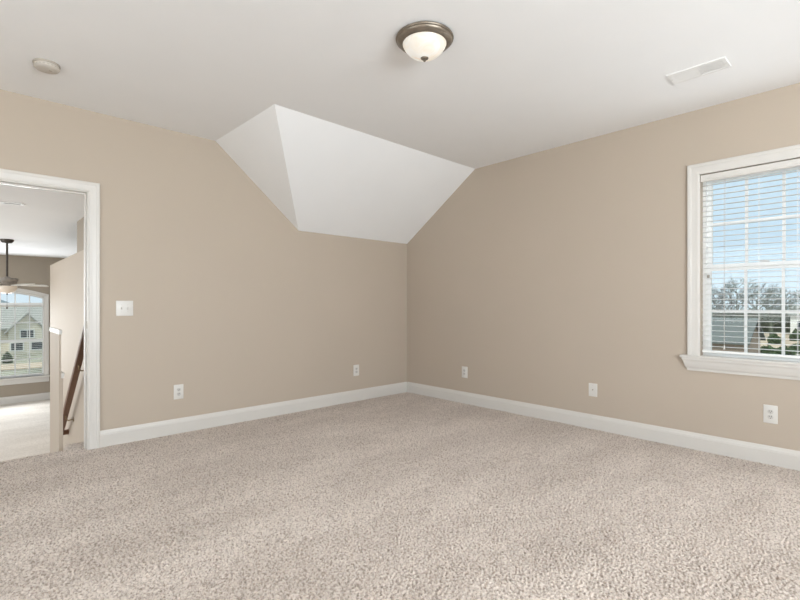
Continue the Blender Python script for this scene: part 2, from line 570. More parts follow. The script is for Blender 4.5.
# apron: sprung moulding with mitred returns
yA0, yA1 = WY0 - CW2 - 0.034, WY1 + CW2 + 0.034
AP = [(0.0, -0.012), (0.036, -0.012), (0.036, -0.026), (0.030, -0.040), (0.026, -0.062), (0.020, -0.084), (0.013, -0.098), (0.011, -0.116), (0.0, -0.116)]
bm = sweep(NB(), AP, [lambda a, b: (XR - a, yA0 + (0.036 - a) * 1.3, WZ0 + b), lambda a, b: (XR - a, yA1 - (0.036 - a) * 1.3, WZ0 + b)])
build('apron', wlc(bm), TRIM, win)
bm = NB()   # vinyl frame lining the opening
FX0, FX1 = XR + 0.075, XR + 0.15
box(bm, FX0, FX1, WY0, WY0 + 0.022, WZ0, WZ1)
box(bm, FX0, FX1, WY1 - 0.022, WY1, WZ0, WZ1)
box(bm, FX0, FX1, WY0 + 0.022, WY1 - 0.022, WZ1 - 0.022, WZ1)
box(bm, FX0, FX1, WY0 + 0.022, WY1 - 0.022, WZ0, WZ0 + 0.022)
build('window_frame', wlc(bm), SASH, win)
def sash(name, x0, x1, z0, z1, st, rb, rt):
    y0, y1 = WY0 + 0.022, WY1 - 0.022
    bm = NB()
    gy0, gy1, gz0, gz1 = y0 + st, y1 - st, z0 + rb, z1 - rt
    mw = 0.0095
    w3 = (gy1 - gy0) / 3
    zm = (gz0 + gz1) / 2
    ys = [gy0, gy0 + w3 - mw, gy0 + w3 + mw, gy0 + 2 * w3 - mw, gy0 + 2 * w3 + mw, gy1]
    holes = [(ys[i], ys[i + 1], za, zb) for i in (0, 2, 4) for za, zb in ((gz0, zm - mw), (zm + mw, gz1))]
    holed_slab(bm, [y0, y1], [z0, z1], [(gy0, gy1, gz0, gz1)], lambda u, vv, t: (x0 + t, u, vv), 0, x1 - x0)
    o = build(name, wlc(bm), SASH, win)
    xm = (x0 + x1) / 2
    bm = NB()
    holed_slab(bm, [gy0, gy1], [gz0, gz1], holes, lambda u, vv, t: (xm + t, u, vv), -0.008, 0.008)
    mo = build('grille', wlc(bm), SASH, o)
    bm = NB()
    box(bm, xm - 0.002, xm + 0.002, gy0 - 0.004, gy1 + 0.004, gz0 - 0.004, gz1 + 0.004)
    g = build('pane', wlc(bm), GLASS, o)
    return o
ZM = 1.470
sash('lower_sash', XR + 0.082, XR + 0.110, WZ0 + 0.016, ZM + 0.022, 0.034, 0.022, 0.052)
sash('upper_sash', XR + 0.114, XR + 0.142, ZM - 0.022, WZ1 - 0.022, 0.034, 0.036, 0.034)
bm = NB()
box(bm, XR + 0.086, XR + 0.112, 0.63, 0.69, ZM + 0.024, ZM + 0.032, 0.003)
lathe(bm, [(0.0, 0.032), (0.012, 0.032), (0.012, 0.04), (0, 0.042)], 16, (XR + 0.098, 0.66, ZM))
build('sash_lock', wlc(bm), SASH, win)
lt_ = build('tilt_latch', wlc(box(NB(), XR + 0.070, XR + 0.084, 1.010, 1.026, 1.385, 1.410, 0.003)), NICKEL, win)
lt_['label'] = 'small grey latch'

# horizontal blind hung inside the opening
def make_blind(loc, rz, width, drop, pitch, depth, label, chord, tilt=0.0, drop_top=0.075, rail=0.045):
    t = thing('window_blind', label, 'blind', loc, rz)
    hw = width / 2
    # local: x along the window, y towards the room, z = 0 at the underside of the opening's head
    bm = NB()
    box(bm, -hw, hw, -depth * 0.5, depth * 0.5, -rail, -0.003, 0.002)
    build('headrail', bm, SASH, t)
    bm = prism(NB(), [(0, 0), (0.012, -0.004), (0.013, -drop_top * 0.5), (0.010, -drop_top * 0.75), (0.013, -drop_top + 0.006), (0.008, -drop_top), (0, -drop_top)],
               lambda a, b, q: (q, depth * 0.5 + 0.004 + a, b - 0.004), -hw - 0.002, hw + 0.002)
    build('valance', bm, TRIM, t)
    n = int((drop - drop_top - 0.02) / pitch)
    z = -drop_top + 0.01
    bm = NB()
    for k in range(n):
        zz = z - k * pitch
        ca, sa = math.cos(tilt), math.sin(tilt)
        pr = [(-0.5, 0.0), (-0.25, 0.0018), (0, 0.0025), (0.25, 0.0018), (0.5, 0.0), (0.5, 0.0018), (0.25, 0.0036), (0, 0.0043), (-0.25, 0.0036), (-0.5, 0.0018)]
        prism(bm, [(a * depth * ca - b * sa, a * depth * sa + b * ca) for a, b in pr], lambda a, b, q, zz=zz: (q, a, zz + b), -hw + 0.003, hw - 0.003)
    build('slats', bm, SLAT, t, smooth=True)
    zb = z - n * pitch + pitch * 0.25
    bm = NB()
    box(bm, -hw + 0.003, hw - 0.003, -depth * 0.5, depth * 0.5, zb - 0.018, zb, 0.004)
    build('bottom_rail', bm, SASH, t)
    for x in chord:
        bm = NB()
        for y in (-depth * 0.5 - 0.001, depth * 0.5 + 0.001):
            tube(bm, [(x, y, -0.045), (x, y, zb)], 0.0011, 5)
        build('ladder_cord', bm, SASH, t)
    return t, zb
blind, zb = make_blind((XR + 0.031, (WY0 + WY1) / 2, WZ1), R(90), WY1 - WY0 - 0.012, WZ1 - WZ0 - 0.01, 0.0415, 0.040,
                       'white horizontal slat blind lowered over the right wall window', (-0.20, 0.02, 0.335), drop_top=0.058)
# lift cord and tassel, tilt wand (local x runs towards +Y of the room)
bm = NB()
tube(bm, [(0.231, 0.040, -0.05), (0.232, 0.042, -0.7), (0.231, 0.041, -1.36)], 0.0012, 6)
tube(bm, [(0.224, 0.040, -0.05), (0.226, 0.042, -0.7), (0.229, 0.041, -1.36)], 0.0012, 6)
lc = build('lift_cord', bm, RECEPT, blind, smooth=True)
bm = lathe(NB(), [(0, 0), (0.004, -0.002), (0.007, -0.03), (0.0065, -0.036), (0, -0.037)], 14, (0.230, 0.041, -1.355))
build('tassel', bm, RECEPT, lc, smooth=True)
# ------------------------------------------------------------------ wall plates
def wall_plate(name, label, cat, loc, rz, w, h, group=None):
    t = thing(name, label, cat, loc, rz, group)
    bm = box(NB(), -w / 2, w / 2, -0.001, 0.0055, -h / 2, h / 2, 0.0022, 3)
    build('cover_plate', bm, PLATE, t, smooth=True)
    return t
def cyl(bm, c, r, y0, y1, n=20, sx=1.0, flat=None):
    a, b = [], []
    for i in range(n):
        x = r * sx * math.cos(2 * PI * i / n)
        z = r * math.sin(2 * PI * i / n)
        if flat:
            z = max(-flat, min(flat, z))
        a.append(bm.verts.new((c[0] + x, y0, c[1] + z)))
        b.append(bm.verts.new((c[0] + x, y1, c[1] + z)))
    for i in range(n):
        j = (i + 1) % n
        bm.faces.new((a[i], a[j], b[j], b[i]))
    bm.faces.new(a[::-1])
    bm.faces.new(b)
    return bm
def outlet(label, loc, rz):
    t = wall_plate('wall_outlet', label, 'outlet', loc, rz, 0.083, 0.132, 'duplex outlets along the walls')
    for s in (1, -1):
        zc = s * 0.0195
        rc = build('receptacle', cyl(NB(), (0, zc), 0.0172, 0.004, 0.0075, 28, flat=0.0142), RECEPT, t)
        for x, hh in ((-0.0063, 0.0050), (0.0063, 0.0042)):
            build('slot', box(NB(), x - 0.0014, x + 0.0014, 0.0072, 0.0079, zc + 0.002 - hh + 0.002, zc + 0.002 + hh + 0.002), SLOT, rc)
        build('ground_hole', cyl(NB(), (0, zc - 0.0082), 0.0027, 0.0072, 0.0079, 14), SLOT, rc)
    build('screw', lathe2(NB(), 0.0033, 0.0052, 0.0068), SCREW, t)
    return t
def lathe2(bm, r, y0, y1, c=(0, 0)):
    return cyl(bm, c, r, y0, y1, 14)
LW, RW = PI, PI / 2
outlet('white duplex outlet on the left wall, nearest the doorway', (1.403, YL, 0.375), LW)
outlet('white duplex outlet on the left wall near the far corner', (3.438, YL, 0.370), LW)
outlet('white duplex outlet on the right wall near the far corner', (XR, 3.463, 0.367), RW)
outlet('white duplex outlet on the right wall directly under the window', (XR, 0.612, 0.367), RW)
t = wall_plate('cable_plate', 'white cable jack plate with one centre connector on the right wall', 'cable plate', (XR, 1.927, 0.366), RW, 0.080, 0.122)
nut = build('coax_connector', cyl(NB(), (0, 0.002), 0.0062, 0.004, 0.009, 6), NICKEL, t)
build('connector_barrel', cyl(NB(), (0, 0.002), 0.0045, 0.009, 0.016, 16), NICKEL, nut)
for s in (1, -1):
    build('screw', lathe2(NB(), 0.0033, 0.0052, 0.0066, (0, s * 0.042)), SCREW, t)
t = wall_plate('light_switch', 'white double toggle light switch beside the doorway', 'light switch', (0.971, YL, 1.138), LW, 0.127, 0.128)
for s in (1, -1):
    x = s * 0.023
    slot = build('toggle_bezel', box(NB(), x - 0.0052, x + 0.0052, 0.004, 0.0062, -0.0125, 0.0125), RECEPT, t)
    bm = prism(NB(), [(0.003, -0.007), (0.0045, 0.007), (0.019, 0.0145 * s), (0.019, 0.0065 * s)], lambda a, b, q: (q, a, b), x - 0.0038, x + 0.0038)
    build('toggle', bm, PLATE, slot)
    for q in (1, -1):
        build('screw', lathe2(NB(), 0.0032, 0.0052, 0.0066, (x, q * 0.030)), SCREW, t)

# ------------------------------------------------------------------ ceiling fixtures
lt = thing('ceiling_light', 'bronze flush-mount ceiling light with lit alabaster glass bowl', 'ceiling light', (1.960, 1.881, H))
bm = lathe(NB(), [(0, 0.0), (0.152, 0.0), (0.166, -0.003), (0.170, -0.009), (0.168, -0.016), (0.162, -0.019), (0.161, -0.023), (0.154, -0.031), (0.143, -0.037), (0.139, -0.041), (0.132, -0.042), (0.126, -0.038), (0, -0.03)], 64)
build('pan', bm, BRONZE, lt, smooth=True)
pr = [(0.129, -0.046), (0.128, -0.052), (0.122, -0.066), (0.112, -0.080), (0.098, -0.095), (0.082, -0.108), (0.062, -0.120), (0.040, -0.128), (0.02, -0.132), (0, -0.133)]
bw = build('glass_bowl', lathe(NB(), [(r_, z_ + 0.011) for r_, z_ in pr], 64), BOWL, lt, smooth=True)
bm = lathe(NB(), [(0, -0.115), (0.020, -0.116), (0.0235, -0.119), (0.022, -0.124), (0.014, -0.129), (0.007, -0.131), (0.008, -0.136), (0.005, -0.141), (0, -0.143)], 24)
build('finial', bm, BRONZE, lt, smooth=True)

sd = thing('smoke_detector', 'round off-white smoke detector on the ceiling above the doorway', 'smoke detector', (0.377, 3.77, H))
build('mounting_base', lathe(NB(), [(0, 0), (0.072, 0), (0.073, -0.003), (0.073, -0.010), (0.070, -0.012), (0, -0.012)], 48), DETECTD, sd, smooth=True)
bm = lathe(NB(), [(0, -0.012), (0.066, -0.012), (0.066, -0.018), (0.069, -0.019), (0.069, -0.030), (0.062, -0.038), (0.05, -0.041), (0, -0.042)], 48)
cv = build('detector_cover', bm, DETECT, sd, smooth=True)
bm = NB()
for k in range(20):
    a = 2 * PI * k / 20
    b2 = box(NB(), 0.063, 0.0695, -0.006, 0.006, -0.028, -0.0215)
    me = bpy.data.meshes.new('tmp')
    b2.transform(Matrix.Rotation(a, 4, 'Z'))
    b2.to_mesh(me); b2.free()
    bm.from_mesh(me)
    bpy.data.meshes.remove(me)
build('vent_ring', bm, DETECTD, cv)
build('test_button', lathe(NB(), [(0, -0.0405), (0.010, -0.0405), (0.010, -0.044), (0.008, -0.045), (0, -0.045)], 20, (0.02, -0.01, 0)), DETECTD, cv)

def register(label, loc, rz, L, Wd, nl, group):
    t = thing('ceiling_vent', label, 'ceiling vent', loc, rz)
    bm = NB()
    m = 0.022
    holed_slab(bm, [-L / 2, L / 2], [-Wd / 2, Wd / 2], [(-L / 2 + m, -0.008, -Wd / 2 + m, Wd / 2 - m), (0.008, L / 2 - m, -Wd / 2 + m, Wd / 2 - m)], lambda u, v2, q: (u, v2, q), -0.007, 0.0)
    build('vent_frame', bm, VENT, t)
    bm = box(NB(), -L / 2 + m, L / 2 - m, -Wd / 2 + m, Wd / 2 - m, -0.0012, -0.0002)
    build('duct_backing', bm, DUCT, t)
    for half in (-1, 1):
        bm = NB()
        x0, x1 = (0.008, L / 2 - m) if half > 0 else (-L / 2 + m, -0.008)
        for k in range(nl):
            yc = -Wd / 2 + m + (k + 0.5) * (Wd - 2 * m) / nl
            s = -half
            d = (Wd - 2 * m) / nl * 0.72
            prism(bm, [(yc - d * 0.9, -0.0036 if s > 0 else -0.0065), (yc + d * 0.9, -0.0065 if s > 0 else -0.0036),
                       (yc + d * 0.9, -0.0073 if s > 0 else -0.0044), (yc - d * 0.9, -0.0044 if s > 0 else -0.0073)],
                  lambda a, b, q: (q, a, b), x0, x1)
        build('louvers', bm, VENT, t)
    for s in (-1, 1):
        build('screw', lathe(NB(), [(0, -0.0068), (0.004, -0.007), (0.003, -0.0085), (0, -0.009)], 12, (s * (L / 2 - 0.011), 0, 0)), SCREW, t)
    return t
register('white two-bank ceiling register near the right wall above the window', (3.578, 0.893, H), R(-90), 0.335, 0.175, 6, None)

# ------------------------------------------------------------------ the loft beyond the doorway
FZ, CZ, FY = -0.72, 2.10, 11.46
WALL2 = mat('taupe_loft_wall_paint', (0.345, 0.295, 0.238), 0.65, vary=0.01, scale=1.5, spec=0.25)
# stepped landing down into the loft
bm = NB()
steps = [(YL + TH, 0.0), (4.60, 0.0)]
poly = [(YL + TH + 0.005, -0.006), (4.575, -0.012), (4.60, -0.03), (4.60, -0.18), (4.88, -0.18), (4.88, -0.36), (5.16, -0.36), (5.16, -0.54), (5.44, -0.54), (5.44, FZ), (YL + TH + 0.005, FZ)]
prism(bm, poly, lambda a, b, q: (q, a, b), -1.2, 0.555)
struct(build('trim_1', bm, CARPET), 'carpeted steps descending from the doorway into the loft', 'steps')
bm = box(NB(), -3.3, 0.90, 5.47, FY, FZ - 0.1, FZ)
box(bm, 0.90, 3.2, 8.60, FY, FZ - 0.1, FZ)
struct(build('floor_loft', bm, CARPET2), 'pale carpet of the loft beyond the doorway', 'floor')
bm = box(NB(), -3.3, 3.2, YL + TH, FY + 0.1, CZ, CZ + 0.1)
struct(build('ceiling_loft', bm, CEIL), 'white ceiling of the loft beyond the doorway', 'ceiling')
# arched window opening in the far wall: x from WX0 to WX1
WX0, WX1, AZ0, AZ1, ARISE = -0.20, 1.103, -0.235, 1.30, 0.115
def arch_z(x):
    c = (WX0 + WX1) / 2
    hw = (WX1 - WX0) / 2
    return AZ1 + ARISE * (1 - ((x - c) / hw) ** 2)
bm = NB()
fy = lambda u, vv, t: (u, FY + t, vv)
for (u0, u1, v0, v1) in ((-3.3, WX0, FZ, CZ), (WX1, 3.2, FZ, CZ), (WX0, WX1, FZ, AZ0)):
    box(bm, u0, u1, FY, FY + 0.12, v0, v1)
N = 24
xs = [WX0 + (WX1 - WX0) * i / N for i in range(N + 1)]
for i in range(N):
    prism(bm, [(xs[i], arch_z(xs[i])), (xs[i + 1], arch_z(xs[i + 1])), (xs[i + 1], CZ), (xs[i], CZ)], lambda a, b, q: (a, q, b), FY, FY + 0.12)
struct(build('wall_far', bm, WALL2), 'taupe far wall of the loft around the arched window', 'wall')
bm = holed_slab(NB(), [YL + TH, FY], [FZ, CZ], [(6.6, 9.0, -0.2, 1.6)], lambda u, vv, t: (-3.3 - t, u, vv), 0, 0.1)
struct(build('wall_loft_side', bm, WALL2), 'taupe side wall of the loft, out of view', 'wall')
# stairwell wall: full height near the doorway, then lower
bm = prism(NB(), [(YL + TH, -2.5), (8.60, -2.5), (8.60, 1.75), (YL + TH, 1.75)], lambda a, b, q: (q, a, b), 0.90, 1.02)
struct(build('wall_stair', bm, WALL), 'tall partial wall beside the descending stair seen through the doorway', 'wall')
bm = box(NB(), 0.90, 1.02, YL + TH, 6.28, 1.75, CZ)  # upper part of the stair wall, its shade put in as a darker colour
struct(build('wall_soffit', bm, WALL2), 'short upper part of the tall stair wall, coloured darker to stand for shade', 'wall')
bm = box(NB(), 3.1, 3.2, YL + TH, FY, FZ - 2, CZ)
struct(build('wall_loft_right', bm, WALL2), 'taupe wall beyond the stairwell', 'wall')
# knee wall with white cap
bm = box(NB(), 0.57, 0.584, 4.86, 5.455, -2.5, 0.915)
box(bm, 0.584, 0.598, 4.86, 5.455, -2.5, 0.54)
struct(build('wall_knee', bm, WALL), 'low beige knee wall guarding the stair by the doorway', 'wall')
bm = box(NB(), 0.566, 0.590, 4.845, 5.465, 0.915, 0.955, 0.004)
box(bm, 0.584, 0.606, 4.845, 5.465, 0.54, 0.585, 0.004)
struct(build('trim_2', bm, TRIM), 'white cap on top of the knee wall', 'trim')
# stairs going down between the knee wall and the tall wall
bm = NB()
poly = [(4.80, -0.02)]
yy, zz = 4.80, -0.02
for k in range(2):
    zz -= 0.19
    poly.append((yy, zz))
    yy += 0.25
    poly.append((yy, zz))
poly += [(yy, -2.5), (4.60, -2.5), (4.60, -0.02)]
prism(bm, poly, lambda a, b, q: (q, a, b), 0.60, 0.90)
struct(build('trim_3', bm, CARPET), 'carpeted stair flight descending behind the knee wall', 'steps')

# handrail on the tall wall
hr = thing('handrail', 'brown wooden stair handrail on wall brackets seen through the doorway', 'handrail', (0.855, 5.2, 1.10))
hc = Vector(hr.location)
def hl(bm):
    bmesh.ops.translate(bm, verts=bm.verts, vec=-hc)
    return bm
P0, P1 = Vector((0.825, 5.13, 0.995)), Vector((0.825, 6.90, -0.385))
RAILP = [(-0.026, -0.026), (0.026, -0.026), (0.031, -0.008), (0.033, 0.010), (0.024, 0.026), (0, 0.032), (-0.024, 0.026), (-0.033, 0.010), (-0.031, -0.008)]
d = (P1 - P0).normalized()
up = Vector((1, 0, 0)).cross(d); up = up if up.z > 0 else -up
bm = sweep(NB(), RAILP, [lambda a, b, P=P: tuple(P + Vector((1, 0, 0)) * a + up * b) for P in (P0, P1)])
rl = build('rail', hl(bm), WOOD, hr, smooth=True)
bm = sweep(NB(), RAILP, [lambda a, b, x=x: (x, P1.y + a - 0.02, P1.z + b) for x in (0.795, 0.899)])
build('rail_return', hl(bm), WOOD, hr, smooth=True)
for f in (0.30, 0.78):
    q = P0.lerp(P1, f)
    bm = NB()
    tube(bm, [(0.899, q.y, q.z - 0.085), (0.850, q.y, q.z - 0.09), (0.828, q.y, q.z - 0.07), (0.825, q.y, q.z - 0.032)], 0.007, 8)
    br = build('bracket', hl(bm), BRACK, hr, smooth=True)
    bm = cyl(NB(), (0, 0), 0.028, 0, 0.006, 18)
    bm.transform(Matrix.Translation((0.900, q.y, q.z - 0.085)) @ Matrix.Rotation(R(90), 4, 'Z'))
    build('rosette', hl(bm), BRACK, br)

# loft window: arched top, transom, double hung with grids
w2 = thing('window_2', 'white arched window with grids in the far wall of the loft', 'window', ((WX0 + WX1) / 2, FY, AZ0), 0, kind='structure')
w2c = Vector(w2.location)
def w2l(bm):
    bmesh.ops.translate(bm, verts=bm.verts, vec=-w2c)
    return bm
CT = 0.075
stations = [lambda a, b: (WX0 - a, FY - b, AZ0)]
def arch_station(x):
    c = (WX0 + WX1) / 2
    hw = (WX1 - WX0) / 2
    s = -2 * ARISE * (x - c) / hw ** 2
    nrm = Vector((-s, 1)).normalized()
    return lambda a, b, x=x, nrm=nrm: (x + nrm[0] * a, FY - b, arch_z(x) + nrm[1] * a)
for x in xs:
    stations.append(arch_station(x))
stations.append(lambda a, b: (WX1 + a, FY - b, AZ0))
cas3 = [(0, 0), (0, 0.012), (0.03, 0.017), (0.06, 0.02), (CT, 0.02), (CT, 0)]
stations[1] = lambda a, b: (WX0 - a, FY - b, AZ1 + a * 0.8)
stations[-2] = lambda a, b: (WX1 + a, FY - b, AZ1 + a * 0.8)
build('casing', w2l(sweep(NB(), cas3, stations)), TRIM, w2)
build('stool', w2l(box(NB(), WX0 - 0.12, WX1 + 0.12, FY - 0.05, FY + 0.06, AZ0 - 0.035, AZ0, 0.006)), TRIM, w2)
build('apron', w2l(box(NB(), WX0 - 0.08, WX1 + 0.08, FY - 0.018, FY, AZ0 - 0.125, AZ0 - 0.035, 0.004)), TRIM, w2)
bm = NB()
box(bm, WX0, WX0 + 0.018, FY + 0.03, FY + 0.11, AZ0, AZ1)
box(bm, WX1 - 0.018, WX1, FY + 0.03, FY + 0.11, AZ0, AZ1)
box(bm, WX0, WX1, FY + 0.04, FY + 0.11, 1.150, 1.195)      # transom bar
box(bm, WX0, WX1, FY + 0.05, FY + 0.11, 0.435, 0.485)      # meeting rail
box(bm, WX0, WX1, FY + 0.05, FY + 0.11, AZ0, AZ0 + 0.04)
for i in range(N):
    prism(bm, [(xs[i], arch_z(xs[i]) - 0.03), (xs[i + 1], arch_z(xs[i + 1]) - 0.03), (xs[i + 1], arch_z(xs[i + 1])), (xs[i], arch_z(xs[i]))], lambda a, b, q: (a, q, b), FY + 0.05, FY + 0.11)
s2 = build('sash', w2l(bm), SASH, w2)
bm = NB()
for k in range(1, 6):
    x = WX0 + (WX1 - WX0) * k / 6
    box(bm, x - 0.010, x + 0.010, FY + 0.07, FY + 0.09, AZ0 + 0.04, arch_z(x) - 0.02)
for z in (0.10, 0.81):
    box(bm, WX0 + 0.035, WX1 - 0.035, FY + 0.072, FY + 0.088, z - 0.010, z + 0.010)
build('grille', w2l(bm), SASH, s2)
bm = NB()
prism(bm, [(WX0 + 0.01, AZ0 + 0.02), (WX1 - 0.01, AZ0 + 0.02)] + [(min(max(x, WX0 + 0.01), WX1 - 0.01), arch_z(x) - 0.015) for x in xs[::-1]], lambda a, b, q: (a, q, b), FY + 0.078, FY + 0.082)
build('pane', w2l(bm), GLASS, s2)
blind2, _z = make_blind(((WX0 + WX1) / 2, FY + 0.018, 1.152), PI, WX1 - WX0 - 0.05, 1.150 - AZ0 - 0.01, 0.034, 0.022,
                        'white horizontal slat blind in the arched loft window', (-0.4, 0.0, 0.4), drop_top=0.028, rail=0.022)
baseboard('baseboard_far', lambda a, b, t: (t, FY - a, FZ + b), -3.3, 3.1, 'white baseboard under the arched window in the loft')

# ceiling fan in the loft
fan = thing('ceiling_fan', 'downrod ceiling fan with pale blades and light bowl in the loft', 'ceiling fan', (0.415, 8.697, CZ))
build('canopy', lathe(NB(), [(0, 0), (0.078, 0), (0.08, -0.01), (0.072, -0.03), (0.05, -0.05), (0.022, -0.06), (0, -0.06)], 32), OILBRZ, fan, smooth=True)
build('downrod', tube(NB(), [(0, 0, -0.055), (0, 0, -0.55)], 0.0135, 14), OILBRZ, fan, smooth=True)
bm = lathe(NB(), [(0, -0.53), (0.03, -0.535), (0.045, -0.55), (0.118, -0.555), (0.126, -0.565), (0.126, -0.60), (0.118, -0.605), (0.112, -0.61), (0.112, -0.65), (0.09, -0.66), (0, -0.66)], 40)
mo = build('motor_housing', bm, ANTIQUE, fan, smooth=True)
for k in range(14):
    a = 2 * PI * k / 14
    build('scroll', lathe(NB(), [(0, -0.008), (0.008, -0.004), (0.010, 0), (0.008, 0.004), (0, 0.008)], 8, (0.113 * math.cos(a), 0.113 * math.sin(a), -0.640)), ANTIQUE, mo, smooth=True)
for k in range(5):
    a = R(12) + 2 * PI * k / 5
    M = Matrix.Rotation(a, 4, 'Z')
    bm = NB()
    pts = [(0.15, 0.045), (0.20, 0.055), (0.35, 0.064), (0.45, 0.064), (0.485, 0.05), (0.49, 0.0)]
    outline = pts + [(x, -y) for x, y in pts[::-1][1:]]
    prism(bm, outline, lambda p, q, t: (p, q, t + q * 0.20), -0.656, -0.648)
    bm.transform(M)
    b = build('blade', bm, BLADE, fan)
    bm = box(NB(), 0.10, 0.23, -0.018, 0.018, -0.664, -0.655, 0.003)
    bm.transform(M)
    build('blade_iron', bm, ANTIQUE, b)
build('light_fitter', lathe(NB(), [(0, -0.655), (0.10, -0.655), (0.115, -0.66), (0.115, -0.672), (0, -0.672)], 32), ANTIQUE, fan, smooth=True)
build('light_bowl', lathe(NB(), [(0.115, -0.668), (0.118, -0.68), (0.108, -0.72), (0.08, -0.755), (0.045, -0.772), (0, -0.778)], 40), FANBOWL, fan, smooth=True)
build('finial', lathe(NB(), [(0, -0.775), (0.012, -0.778), (0.008, -0.79), (0, -0.80)], 14), OILBRZ, fan, smooth=True)
bm = tube(NB(), [(0.0, 0.0, -0.795), (0.0, 0.0, -0.975)], 0.0018, 6)
pc = build('pull_chain', bm, OILBRZ, fan)
build('chain_pull', lathe(NB(), [(0, -0.965), (0.008, -0.972), (0.011, -0.99), (0, -1.002)], 12), OILBRZ, pc, smooth=True)
register('white ceiling register in the loft, seen at the top of the doorway', (0.23, 5.56, CZ), R(-22), 0.33, 0.10, 4, None)

# ------------------------------------------------------------------ outside
GZ = -3.8
bm = NB()
n = 40
gv = [[bm.verts.new((-300 + 700 * i / n, -300 + 800 * j / n, GZ)) for j in range(n + 1)] for i in range(n + 1)]
for i in range(n):
    for j in range(n):
        bm.faces.new((gv[i][j], gv[i + 1][j], gv[i + 1][j + 1], gv[i][j + 1]))
struct(build('ground', bm, GRASS), 'winter lawn around the neighbouring houses', 'ground')
def patch(name, pts, z, m, label):
    bm = NB()
    prism(bm, pts, lambda a, b, q: (a, b, q), GZ + 0.005, GZ + z)
    return struct(build(name, bm, m), label, 'ground')
patch('ground_earth', [(62.5, 10.2), (66.5, 5.5), (103, 8.6), (95, 15.4)], 0.06, EARTH, 'tan bare ground in front of the dark trees')
patch('ground_path', [(-8, 45.5), (12, 45.0), (12, 49.0), (-8, 49.5)], 0.05, EARTH, 'tan strip of earth across the lawn outside the loft window')

BOUNCE = mat('pale_bounce_ground', (0.62, 0.60, 0.57), 0.9, vary=0.06, scale=1.5)  # pale ground added out of view to bounce light onto the blind slats
patch('ground_bounce', [(5, -14), (40, -14), (40, 5.0), (40, 9.0), (36, 18), (5, 18)], 0.04, BOUNCE, 'added pale ground patch below the bedroom window, reflecting light up')

def house(name, label, loc, rz, L, Dp, hw, hr, wall, roof, windows, gable=None):
    t = thing(name, label, 'house', loc, rz)
    bm = prism(NB(), [(-Dp / 2, 0), (Dp / 2, 0), (Dp / 2, hw), (0, hw + hr), (-Dp / 2, hw)], lambda a, b, q: (q, a, b), -L / 2, L / 2)
    wl_ = build('walls', bm, wall, t)
    o = 0.35
    k = hr / (Dp / 2)
    bm = prism(NB(), [(-Dp / 2 - o, hw - o * k), (0, hw + hr), (Dp / 2 + o, hw - o * k), (Dp / 2 + o, hw - o * k + 0.18), (0, hw + hr + 0.2), (-Dp / 2 - o, hw - o * k + 0.18)],
               lambda a, b, q: (q, a, b), -L / 2 - o, L / 2 + o)
    build('roof', bm, roof, t)
    for (x, z, w, h) in windows:
        bm = holed_slab(NB(), [x - w / 2 - 0.1, x + w / 2 + 0.1], [z - 0.1, z + h + 0.1], [(x - w / 2, x - 0.03, z, z + h), (x + 0.03, x + w / 2, z, z + h)], lambda u, vv, q: (u, q, vv), -Dp / 2 - 0.06, -Dp / 2 + 0.01)
        wf = build('window', bm, WSIDING, t)
        build('pane', box(NB(), x - w / 2, x + w / 2, -Dp / 2 - 0.03, -Dp / 2 - 0.01, z, z + h), PANE, wf)
    if gable:
        gx, gw, gh, gd, m = gable
        y0 = -Dp / 2
        bm = prism(NB(), [(gx - gw, 0), (gx + gw, 0), (gx + gw, hw - 0.2), (gx, hw - 0.2 + gh), (gx - gw, hw - 0.2)], lambda a, b, q: (a, q, b), y0 - gd, y0 + 2.0)
        build('gable_front', bm, m, t)
        kk = gh / gw
        bm = prism(NB(), [(gx - gw - 0.3, hw - 0.2 - 0.3 * kk), (gx, hw - 0.2 + gh), (gx + gw + 0.3, hw - 0.2 - 0.3 * kk), (gx + gw + 0.3, hw - 0.2 - 0.3 * kk + 0.16), (gx, hw - 0.2 + gh + 0.18), (gx - gw - 0.3, hw - 0.2 - 0.3 * kk + 0.16)],
                   lambda a, b, q: (a, q, b), y0 - gd - 0.25, y0 + 2.2)
        build('gable_roof', bm, roof, t)
        bm = holed_slab(NB(), [gx - 0.6, gx + 0.6], [hw - 1.0, hw - 0.1], [(gx - 0.5, gx - 0.03, hw - 0.9, hw - 0.2), (gx + 0.03, gx + 0.5, hw - 0.9, hw - 0.2)], lambda u, vv, q: (u, q, vv), y0 - gd - 0.05, y0 - gd + 0.01)
        wf = build('window', bm, WSIDING, t)
        build('pane', box(NB(), gx - 0.5, gx + 0.5, y0 - gd - 0.03, y0 - gd - 0.01, hw - 0.9, hw - 0.2), PANE, wf)
        for sx in (-0.55, 0.55):
            x = gx + sx * gw
            bm = holed_slab(NB(), [x - 0.55, x + 0.55], [0.25, 1.15], [(x - 0.45, x + 0.45, 0.35, 1.05)], lambda u, vv, q: (u, q, vv), y0 - gd - 0.05, y0 - gd + 0.01)
            wf = build('window', bm, WSIDING, t)
            build('pane', box(NB(), x - 0.45, x + 0.45, y0 - gd - 0.03, y0 - gd - 0.01, 0.35, 1.05), PANE, wf)
    return t
# house facing -Y outside the loft window
house('neighbor_house', 'cream gabled house with grey roof outside the loft window', (1.5, 65.0, GZ), 0, 15, 9, 2.5, 2.0, SIDING, SHINGLEG, [(-5.2, 0.8, 1.4, 1.1), (-2.9, 0.8, 1.4, 1.1), (0.0, 0.5, 1.2, 1.2), (6.0, 0.8, 1.4, 1.1)], gable=(2.9, 1.45, 1.6, 0.8, SIDING))
